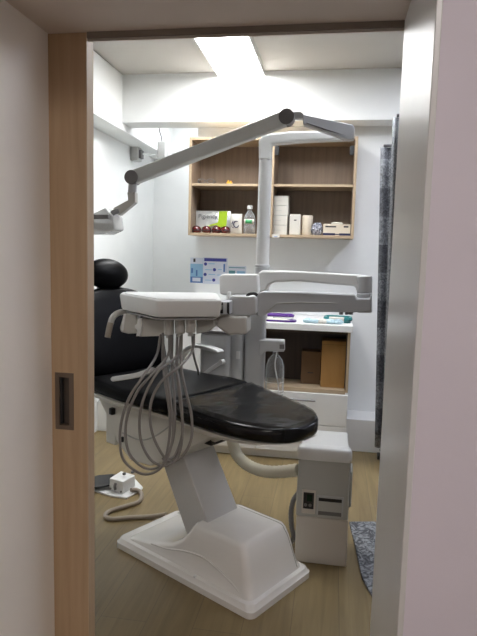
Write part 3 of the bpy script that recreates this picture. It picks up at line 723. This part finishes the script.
# upper pole
ptop = aY(264.5, 143, TY).z-.5
MB().cyl((.025, 0, .55), (.025, 0, ptop), .034, seg=28).build('pole', PLW, tw)
MB().cyl((.025, 0, .822), (.025, 0, .834), .040, seg=28).build('pole_collar', PLG, tw, .003)
MB().cyl((.025, 0, .60), (.025, 0, .822), .038, seg=28).build('pole_sleeve', PLG, tw, .003)
# fixed horizontal top arm
ta = MB(); c0 = Vector((.025, 0, 0)); 
pA = [at(tw, x, y, 2.965) for x, y in ((258.5, 160), (258.5, 140), (263, 134), (290, 131), (352, 130), (352, 139), (300, 141.5), (271, 144), (271, 160))]
ta.extr(pA, (0, .07, 0)).build('top_arm', PLW, tw, .012, 4)
# bottle holder
bh = MB(); pB = [at(tw, x, y, 2.93) for x, y in ((259, 340), (284, 341), (284, 352), (266, 351.5), (262, 356), (259, 357))]
bh.extr(pB, (0, .07, 0)).build('bottle_holder', PLG, tw, .006)
q = [at(tw, x, y, 2.928) for x, y in ((279.5, 344.5), (284.2, 344.5), (284.2, 349), (279.5, 349))]
MB().extr(q, (0, .02, 0)).build('holder_clip', MIDG, tw, .001)
c = aY(275.5, 353, 2.965)
bt = thing('bottle', 'clear upside-mounted plastic water bottle under the tower\'s grey holder', 'bottle', (c.x, 2.965, c.z-.27))
MB().lathe((0, 0, 0), [(.01, 0), (.046, .0), (.05, .008), (.05, .17), (.048, .2), (.038, .235), (.022, .256), (.014, .262), (.014, .276)], 28).build('bottle_body', CLEARP, bt)
MB().tube([(.006, 0, .272), (.0, 0, .2), (.02, 0, .1), (.024, 0, .02)], .0035, 8).build('draw_tube', PLW, bt)
for zz in (.06, .075, .12): MB().tube([(.0503*math.cos(a), .0503*math.sin(a), zz) for a in [math.radians(v) for v in range(-170, 0, 10)]], .0009, 5, False).build('moulded_ring', PLW, bt)

# ================================================== dental light
dl = thing('dental_light', 'grey articulated dental lamp arm with clear shielded head, reaching left over chair', 'lamp', aY(353, 137, 2.9))
def px3(par, L): return [at(par, x, y, Y) for x, y, Y in L]
# short forearm from the top arm's end back to the elbow
def bar3(par, pts, depth, name, mt, bevel=.008, seg=3):
    P = px3(par, pts); return MB().extr(P, (0, depth, 0)).build(name, mt, par, bevel, seg)
bar3(dl, [(353, 124.5, 2.82), (354.5, 128, 2.82), (354.5, 139, 2.82), (349, 140, 2.82), (303, 124.5, 2.6), (303, 113.5, 2.6)], .05, 'forearm', PLG, .006)
bar3(dl, [(352, 137.5, 2.815), (344, 138.5, 2.8), (316, 127.5, 2.68), (306, 122.5, 2.6)], .05, 'forearm_groove', MIDG, .002)
bar3(dl, [(287, 111.5, 2.57), (301, 111.5, 2.58), (304, 114, 2.6), (304, 118, 2.6), (290, 118, 2.57)], .045, 'elbow_bracket', PLG, .004)
e0 = at(dl, 287, 118, 2.56); e1 = at(dl, 133.5, 178, 2.6)
ax = (e1-e0).normalized(); nr = Vector((0, 1, 0)); uu = ax.cross(nr).normalized()
MB().loft([[p+uu*.031-nr*.028, p+uu*.031+nr*.028, p-uu*.031+nr*.028, p-uu*.031-nr*.028] for p in (e0, e1)]).build('long_arm', ARMG, dl, .01, 4)
MB().cyl(e0+Vector((0, -.036, 0)), e0+Vector((0, .03, 0)), .033, seg=32).build('elbow_joint', MIDG, dl, .002)
MB().cyl(e1+Vector((0, -.036, 0)), e1+Vector((0, .03, 0)), .032, seg=32).build('wrist_joint', MIDG, dl, .002)
MB().cyl(at(dl, 133, 183, 2.6), at(dl, 132, 195, 2.6), .02, seg=20).build('wrist_post', PLG, dl, .002)
bar3(dl, [(127, 192, 2.58), (135, 192, 2.58), (135, 202.5, 2.58), (119, 215.5, 2.58), (113, 212.5, 2.58), (113, 208, 2.58), (128, 200, 2.58)], .04, 'wrist_link', PLB, .004)
hp = [(76, 219, 2.52), (92, 214, 2.52), (105, 207.5, 2.52), (112.5, 216, 2.52), (114, 229.5, 2.52), (104, 234, 2.52), (62, 234, 2.52)]
hd = bar3(dl, hp, .13, 'lamp_head', CLEARL, .008, 4)
bar3(dl, [(72, 223, 2.53), (112, 223, 2.53), (113, 231, 2.53), (72, 231, 2.53)], .10, 'reflector', PLB, .006)
bar3(dl, [(75, 214.5, 2.485), (108, 214.5, 2.485), (108, 219, 2.485), (75, 219, 2.485)], .02, 'head_handle', MIDG, .003)
MB().tube([at(dl, 119, 211, 2.56), at(dl, 113, 213, 2.55), at(dl, 110, 220, 2.54)], .012, 10).build('head_neck', CHR, dl)

# ================================================ instrument table and arm
it = thing('instrument_table', 'white dental instrument tray on a folding double arm with grey hoses hanging', 'instrument table', aY(360, 303, 2.75))
def I(x, y, Y): return at(it, x, y, Y)
# upper arm (pole to elbow)
pu = [(258, 273, 2.90), (262, 270.5, 2.90), (300, 271.5, 2.86), (367, 275.5, 2.78), (372, 279, 2.78), (372.5, 292.5, 2.78), (357, 292.3, 2.78), (355.5, 286.5, 2.78), (300, 281.5, 2.86), (275, 281.8, 2.88), (269, 285, 2.89), (266, 291, 2.9), (258, 293, 2.90)]
MB().extr([I(*p) for p in pu], (0, .085, 0)).build('upper_arm', PLW, it, .010, 4)
# lower arm (elbow to joint)
plw = [(255.5, 297, 2.50), (258, 293.5, 2.50), (262, 292, 2.50), (300, 292.3, 2.58), (355, 294.3, 2.72), (357, 298.5, 2.72), (369, 298.5, 2.74), (372, 293, 2.75), (371.5, 312, 2.75), (352, 312.5, 2.72), (300, 312, 2.58), (270, 312.8, 2.53), (262, 316.5, 2.50), (256, 316.5, 2.50)]
MB().extr([I(*p) for p in plw], (0, .09, 0)).build('lower_arm', PLG, it, .008, 3)
pr = [(266, 312.5, 2.525), (277, 303.5, 2.53), (300, 302.5, 2.575), (345, 303.5, 2.695), (357, 309, 2.725)]
MB().tube([I(x, y, Y-.003) for x, y, Y in pr], .003, 6, False).build('arm_groove', UNITG, it)
MB().cyl(I(364.5, 292.8, 2.80), I(364.5, 276, 2.80), .036, seg=24).cyl(I(364.5, 312.3, 2.79), I(364.5, 293.3, 2.79), .036, seg=24).build('elbow_joint', PLG, it, .004)
for x, Y in ((341, 2.73), (347, 2.75), (351, 2.76)): MB().cyl(I(x, 312, Y), I(x, 314.6, Y), .010, seg=12).build('arm_screw', MIDG, it)
# joint block
MB().extr([I(x, y, 2.44) for x, y in ((229, 297.5), (232, 296.2), (254, 296.5), (256, 299), (256, 314), (250, 316), (232, 316), (229, 314.5))], (0, .11, 0)).build('joint_block', PLG, it, .008, 4)
MB().tube([I(x, y, 2.47) for x, y in ((247, 296.5), (249, 294.2), (254, 293.4), (257.5, 295.5))], .007, 8).build('joint_gap', DARK, it)
# swivel below
MB().extr([I(x, y, 2.40) for x, y in ((212, 319), (217, 314.5), (226, 313.5), (233, 316.5), (247, 317), (247, 334), (241, 335), (236, 334.5), (229, 336), (213, 324))], (0, .12, 0)).build('swivel_joint', PLB, it, .014, 4)
# monitor-like block behind
MB().extr([I(x, y, 2.60) for x, y in ((219.5, 294), (219, 276), (222, 274.3), (257, 274.5), (258, 292), (256, 294.8), (224, 295))], (0, .09, 0)).build('control_block', PLW, it, .007, 3)
MB().extr([I(x, y, 2.50) for x, y in ((227, 292), (230, 292), (228.5, 306), (225, 306))], (0, .03, 0)).build('block_bracket', PLW, it, .003)
MB().extr([I(x, y, 2.355) for x, y in ((214, 302), (229, 302), (229, 314.5), (216, 314.5))], (0, .10, 0)).build('switch_plate', PLG, it, .002)
MB().extr([I(x, y, 2.350) for x, y in ((216.5, 302.5), (223, 302.5), (223, 313.5), (217, 313.5))], (0, .012, 0)).build('switch_recess', DARK, it, .001)
MB().extr([I(x, y, 2.350) for x, y in ((226.8, 302.5), (229, 302.5), (229, 314.5), (226.8, 313))], (0, .012, 0)).build('dark_gap', DARK, it, .001)
MB().extr([I(x, y, 2.342) for x, y in ((218.8, 306), (222, 305), (222, 309.5), (219, 311))], (0, .012, 0)).build('switch', UNITG, it, .002)
# tray
ZT = 1.205
def tz(p, z): q = gz(*p, z); return q
Ap, Bp, Cp = tz((157, 300), ZT), tz((120, 293.6), ZT), tz((221.5, 300), ZT)
dirb = Vector((-.25, .97, 0)).normalized()
Ep = Bp+dirb*.10; Dp = Cp+dirb*.36
outl = [Cp, Ap, Bp, Ep, Dp]
loc_ = it.location
def ringz(inset, z):
    c_ = sum((p for p in outl), Vector())/len(outl); out = []
    n = len(outl)
    for i, p in enumerate(outl):
        a = outl[i-1]; b = outl[(i+1) % n]
        r_ = .014 if i in (1, 2) else .010
        pin = p+(c_-p).normalized()*inset
        d1 = (a-p).normalized(); d2 = (b-p).normalized()
        for k in range(6):
            t_ = k/5; out.append(pin+(d1*(1-t_)**2+d2*t_**2)*r_)
    return [Vector((p.x, p.y, z))-loc_ for p in out]
MB().loft([ringz(.022, ZT-.07), ringz(.012, ZT-.068), ringz(.006, ZT-.06), ringz(-.002, ZT-.012), ringz(-.001, ZT-.004), ringz(.004, ZT)]).build('tray', PLW, it, angle=32)
MB().loft([ringz(.03, ZT-.082), ringz(.024, ZT-.0752)]).build('tray_base', PLG, it)
MB().loft([ringz(.02, ZT), ringz(.022, ZT+.003), ringz(.03, ZT+.003)]).build('tray_mat', PLW, it)
# flange below the tray
def iz(x, y, Y): return I(x, y, Y)
MB().extr([I(x, y, 2.26) for x, y in ((148, 313), (216, 314), (216, 319), (150, 319))], (0, .10, 0)).build('tray_flange', PLB, it, .005)
# handle at the left
MB().tube([I(141, 312, 2.42), I(128, 311.3, 2.40), I(118, 313, 2.37), I(112.5, 318, 2.34), I(110.5, 324, 2.32)], .0135, 12).build('handle', PLB, it)
MB().tube([I(110.6, 323, 2.32), I(109, 330, 2.31), I(107.5, 337.5, 2.30)], .0135, 12, rf=lambda t_, i: .0137-.001*t_).build('handle_grip', HOSEB, it)
# handpiece holders
MB().extr([I(x, y, 2.33) for x, y in ((123, 315), (126, 313.5), (137, 315), (137, 333.5), (128, 334), (120.5, 332), (119.5, 328))], (0, .05, 0)).build('handpiece_holder', PLB, it, .006)
MB().extr([I(x, y, 2.325) for x, y in ((123.5, 314), (125.5, 314), (123, 331), (120.8, 330))], (0, .006, 0)).build('holder_trim', PLW, it, .001)
MB().extr([I(x, y, 2.29) for x, y in ((140, 318), (166, 321), (166, 336), (138, 337), (136.5, 330), (138, 324))], (0, .07, 0)).build('handpiece_holder', PLB, it, .006)
MB().extr([I(x, y, 2.275) for x, y in ((137.5, 319), (141.5, 318), (142, 324), (140, 336), (136, 336.5), (137, 330), (134.5, 328), (134.5, 325.5), (137, 324))], (0, .03, 0)).build('holder_clip', PLW, it, .003)
for k, x in enumerate((169, 180, 190.5)):
    h_ = MB(); h_.cyl(I(x, 319, 2.28), I(x, 334.5-k, 2.28), .021, seg=18); h_.build('hose_socket', PLB, it, .004)
    MB().cyl(I(x, 334-k, 2.28), I(x, 338-k, 2.28), .012, seg=14).build('socket_tip', UNITG, it)
MB().extr([I(x, y, 2.32) for x, y in ((196, 319), (214, 320), (215, 326), (208, 332), (196, 334))], (0, .06, 0)).build('handpiece_holder', UNITG, it, .005)
# hoses (px points at a hanging depth in front of the chair)
def hosepx(L, name='hose'):
    pts = [I(80+x/2.98, 300+y/2.98, Y-.13*min(1, max(0, (y-110)/110))) for x, y, Y in L]
    MB().tube(pts, .0053, 8, True, per=7).build(name, HOSE, it)
hosepx([(240, 105, 2.28), (228, 165, 2.2), (190, 225, 2.14), (150, 285, 2.12), (126, 350, 2.12), (119, 420, 2.12), (132, 480, 2.12), (185, 518, 2.13), (235, 505, 2.14), (268, 450, 2.15), (277, 370, 2.17), (263, 250, 2.2), (250, 160, 2.24), (247, 100, 2.28)])
hosepx([(270, 105, 2.28), (262, 165, 2.22), (215, 220, 2.16), (170, 275, 2.14), (140, 350, 2.14), (137, 420, 2.14), (155, 470, 2.14), (200, 503, 2.15), (245, 490, 2.16), (262, 440, 2.17), (268, 350, 2.18), (250, 220, 2.2), (246, 160, 2.24), (247, 104, 2.28)])
hosepx([(300, 105, 2.28), (290, 165, 2.22), (235, 210, 2.16), (195, 280, 2.14), (178, 350, 2.15), (182, 420, 2.15), (210, 475, 2.15), (250, 494, 2.16), (285, 475, 2.17), (302, 430, 2.18), (305, 350, 2.18), (292, 230, 2.2), (268, 160, 2.24), (266, 104, 2.28)])
hosepx([(340, 103, 2.30), (335, 150, 2.24), (300, 195, 2.18), (245, 240, 2.16), (213, 300, 2.15), (210, 370, 2.15), (228, 430, 2.16), (262, 478, 2.17), (300, 470, 2.18), (330, 420, 2.19), (333, 350, 2.2), (318, 280, 2.2), (302, 200, 2.22), (303, 104, 2.28)])
hosepx([(275, 104, 2.3), (274, 200, 2.26), (282, 300, 2.22), (280, 400, 2.2), (262, 460, 2.18), (245, 475, 2.17)])
hosepx([(290, 104, 2.3), (288, 200, 2.26), (298, 300, 2.23), (306, 390, 2.21), (285, 460, 2.19), (262, 478, 2.18)])
hosepx([(335, 104, 2.34), (338, 160, 2.62), (350, 205, 2.75), (354, 222, 2.80)])

# ===================================================== floor box
fb = thing('floor_utility_box', 'grey and beige floor control box with small display and slot', 'control box', (-.008, 2.6, 0))
def FB(n, a, b, mt, bv=.002, **k): return B(n, rel(fb, a), rel(fb, b), mt, fb, bv, **k)
bx0, bx1 = -.121, .114
FB('lower_housing', (bx0+.003, 2.492, 0), (bx1, 2.74, .218), UNITL, .004)
MB().loft([[Vector((x, y, z))-fb.location for x, y in rrect(bx0+i, bx1-.002-i*.6, 2.488+i, 2.742-i*.3, .012)] for z, i in ((.223, 0), (.30, .0), (.49, .003))]).build('upper_housing', UNITG, fb, angle=50)
MB().loft([[Vector((x, y, z))-fb.location for x, y in rrect(bx0-.004+i, bx1+.003-i, 2.478+i*.6, 2.545-i*.6, .02)] for z, i in ((.488, .004), (.494, 0), (.525, 0), (.536, .003), (.543, .008), (.546, .018))]).build('top_cover', PLW, fb, angle=60)
FB('rear_housing', (bx0+.012, 2.5465, .40), (bx1-.012, 2.76, .541), PLW, .006)
FB('display_frame', (-.096, 2.481, .238), (-.035, 2.49, .348), UNITL, .003)
FB('display', (-.089, 2.4795, .262), (-.042, 2.483, .338), DARK, .001)
FB('green_screen', (-.072, 2.4785, .298), (-.05, 2.4805, .33), SCRN, 0)
for xk in (-.078, -.058): MB().cyl(rel(fb, (xk, 2.4797, .28)), rel(fb, (xk, 2.476, .28)), .007, seg=14).build('button', MIDG, fb)
FB('slot_frame', (-.028, 2.481, .318), (.088, 2.49, .328), PLG, .002); FB('slot_frame', (-.028, 2.481, .238), (-.022, 2.49, .318), PLG, .001); FB('slot_frame', (.082, 2.481, .238), (.088, 2.49, .318), PLG, .001)
FB('slot', (-.021, 2.4835, .302), (.081, 2.4885, .317), DARK, 0); FB('slot_door', (-.021, 2.482, .256), (.081, 2.489, .301), UNITG, .001); FB('slot_base', (-.021, 2.483, .238), (.081, 2.489, .255), MIDG, 0)
MB().extr([Vector((bx1, y, z))-fb.location for y, z in ((2.56, .25), (2.62, .25), (2.66, .28), (2.66, .42), (2.62, .44), (2.56, .42))], (.012, 0, 0)).build('side_cap', UNITG, fb, .006)
# corrugated duct from chair to box
P = [aY(x, y, Y) for x, y, Y in ((229, 425, 2.84), (232, 440, 2.84), (238, 456, 2.82), (252, 467.5, 2.76), (272, 472, 2.68), (298, 470, 2.62))]
def rr(t_, i): return .0285+(.0022 if i % 2 else 0)
tag(MB().tube(P, .03, 16, True, rf=rr, per=10).build('suction_duct', DUCT, angle=80), 'ribbed cream suction duct curving from the chair to the floor box', 'hose')
P = [aY(299, 492, 2.56), aY(293.5, 500, 2.54), aY(291, 512, 2.53), aY(291.5, 526, 2.53), Vector((-.13, 2.55, .08)), Vector((-.17, 2.62, .012)), Vector((-.25, 2.72, .012))]
tag(MB().tube(P, .012, 10, True, rf=lambda t_, i: .0105+(.002 if i % 2 else 0), per=8).build('ribbed_cable', MIDG, angle=80), 'dark grey ribbed cable beside the floor box', 'cable')

# ===================================================== foot pedal
fp = thing('foot_pedal', 'white dental foot control with dark wing pedal on the floor', 'foot pedal', (-1.14, 3.01, 0))
def fpp(x, y, z): return gz(x, y, z)-fp.location
pts = [gz(x, y, .012)-fp.location for x, y in ((82, 480), (96, 483), (131, 474), (143, 487), (141, 489), (127, 497.5), (110, 495), (95, 490))]
MB().extr([p-Vector((0, 0, .012)) for p in pts], (0, 0, .012)).build('base_plate', PLW, fp, .003)
pts = [gz(x, y, .012)-fp.location for x, y in ((109, 490), (123, 494), (135.5, 486.5), (121, 482))]
MB().loft([[p for p in pts], [p*.97+Vector((0, 0, .072))+pts[0]*.0 for p in pts]]).build('housing', PLW, fp, .006)
hc2 = sum(pts, Vector())/4
for dx, dy in ((.012, -.0), (.05, .035)):
    MB().cyl(hc2+Vector((dx, dy, .082)), hc2+Vector((dx, dy, .095)), .010, seg=14).build('knob', MIDG, fp, .002)
fr = (pts[0]+pts[1])/2
MB().tube([fr+Vector((.0, -.006, .055)), fr+Vector((-.002, -.014, .04)), fr+Vector((0, -.012, .02))], .008, 10).build('lever', MIDG, fp)
for q in (0, 1): MB().ell(pts[q].lerp(pts[1-q], .12)+Vector((0, -.004, .012)), (.006, .006, .006), 10, 6).build('screw', MIDG, fp)
wg = [gz(x, y, .03)-fp.location for x, y in ((110, 486.5), (96, 489), (82, 488), (84, 482), (97, 477), (113, 475.5), (118, 478))]
MB().extr(wg, (0, 0, .012)).build('wing_pedal', DARK, fp, .004)
P = [gz(131, 490, .03), gz(137, 490, .02), gz(141.5, 494, .012), gz(139, 501.5, .012), gz(126, 506, .012), gz(110, 511, .012), gz(105.5, 516, .012), gz(112, 519, .012), gz(130, 517.5, .012), gz(150, 516.5, .014), gz(166, 514.5, .04)]
tag(MB().tube(P, .0115, 12, True, per=8).build('pedal_cable', HOSEB), 'thick beige cable curling across the floor from pedal to chair base', 'cable')

# ===================================================== curtains, mat, stool
def curtain(name, pts, z0, z1, mt, label, taper=0):
    mb = MB(); P = catm([Vector(p) for p in pts], 6); nz_ = 14; vs = []; n = len(P)
    for j in range(nz_+1):
        t_ = j/nz_
        for i, p in enumerate(P):
            q = p+Vector((taper*(1-t_), 0)); vs.append((q.x, q.y, z0+(z1-z0)*t_))
    mb.add(vs, [(j*n+i, j*n+i+1, (j+1)*n+i+1, (j+1)*n+i) for j in range(nz_) for i in range(n-1)])
    o = mb.build(name, mt); md = o.modifiers.new('th', 'SOLIDIFY'); md.thickness = .004
    return tag(o, label, 'curtain')
curtain('curtain', [(.215, 3.205), (.235, 3.19), (.258, 3.205), (.28, 3.19), (.30, 3.205), (.33, 3.19), (.36, 3.205), (.40, 3.19), (.45, 3.205), (.5, 3.2)], .33, 1.965, CURT, 'dark grey patchwork curtain hanging bunched behind the right jamb', .055)
curtain('curtain', [(.244, 2.90), (.256, 2.89), (.27, 2.90), (.30, 2.885), (.34, 2.90), (.38, 2.89), (.45, 2.9)], .36, 2.05, CURL, 'narrow light grey curtain fold nearest the right jamb', .035)
for Y_, z_, x_ in ((3.2, 1.975, .23), (2.9, 2.06, .262)):
    cr = MB(); cr.cyl((x_, Y_, z_), (XR, Y_, z_), .008, seg=10)
    tag(cr.build('curtain_rail', CHR), 'steel rail carrying the dark patchwork curtain' if Y_ > 3 else 'steel rail carrying the light grey curtain fold', 'curtain rail')
mp_ = [gz(x, y) for x, y in ((349, 523.5), (392, 523.5), (400, 640), (373, 600), (362, 580), (355, 548))]
mo = MB().extr([Vector((p.x, p.y, .0)) for p in mp_], (0, 0, .012)); mo = mo.build('floor_mat', MATM, None, .003)
tag(mo, 'grey marbled plastic mat lying on the floor by the right jamb', 'mat')
st = thing('rolling_stool', 'black castered stool mostly hidden behind the right jamb', 'stool', (.60, 3.79, 0))
MB().lathe((0, 0, .44), [(.02, 0), (.17, 0), (.185, .02), (.185, .05), (.17, .07), (.02, .075)], 32).build('seat', LEATH, st)
MB().cyl((0, 0, .08), (0, 0, .44), .025).build('gas_post', CHR, st)
for k in range(5):
    a = math.radians(148+72*k)
    if k == 0: pass
    c_ = Vector((math.cos(a)*.27, math.sin(a)*.27, 0))
    MB().tube([Vector((0, 0, .1)), c_*.5+Vector((0, 0, .09)), c_+Vector((0, 0, .07))], .014, 10).build('leg', CHR, st)
    MB().cyl(c_+Vector((-.02, 0, .025)), c_+Vector((.02, 0, .025)), .0245, seg=18).build('caster', DARK, st, .004)

# ================================================================ world / view
wd = bpy.data.worlds.new('world'); S.world = wd; wd.use_nodes = True
wd.node_tree.nodes['Background'].inputs[0].default_value = (.5, .52, .55, 1); wd.node_tree.nodes['Background'].inputs[1].default_value = .3
S.view_settings.view_transform = 'Standard'; S.view_settings.look = 'None'; S.view_settings.gamma = 1; S.view_settings.exposure = .95
S.view_settings.use_curve_mapping = False
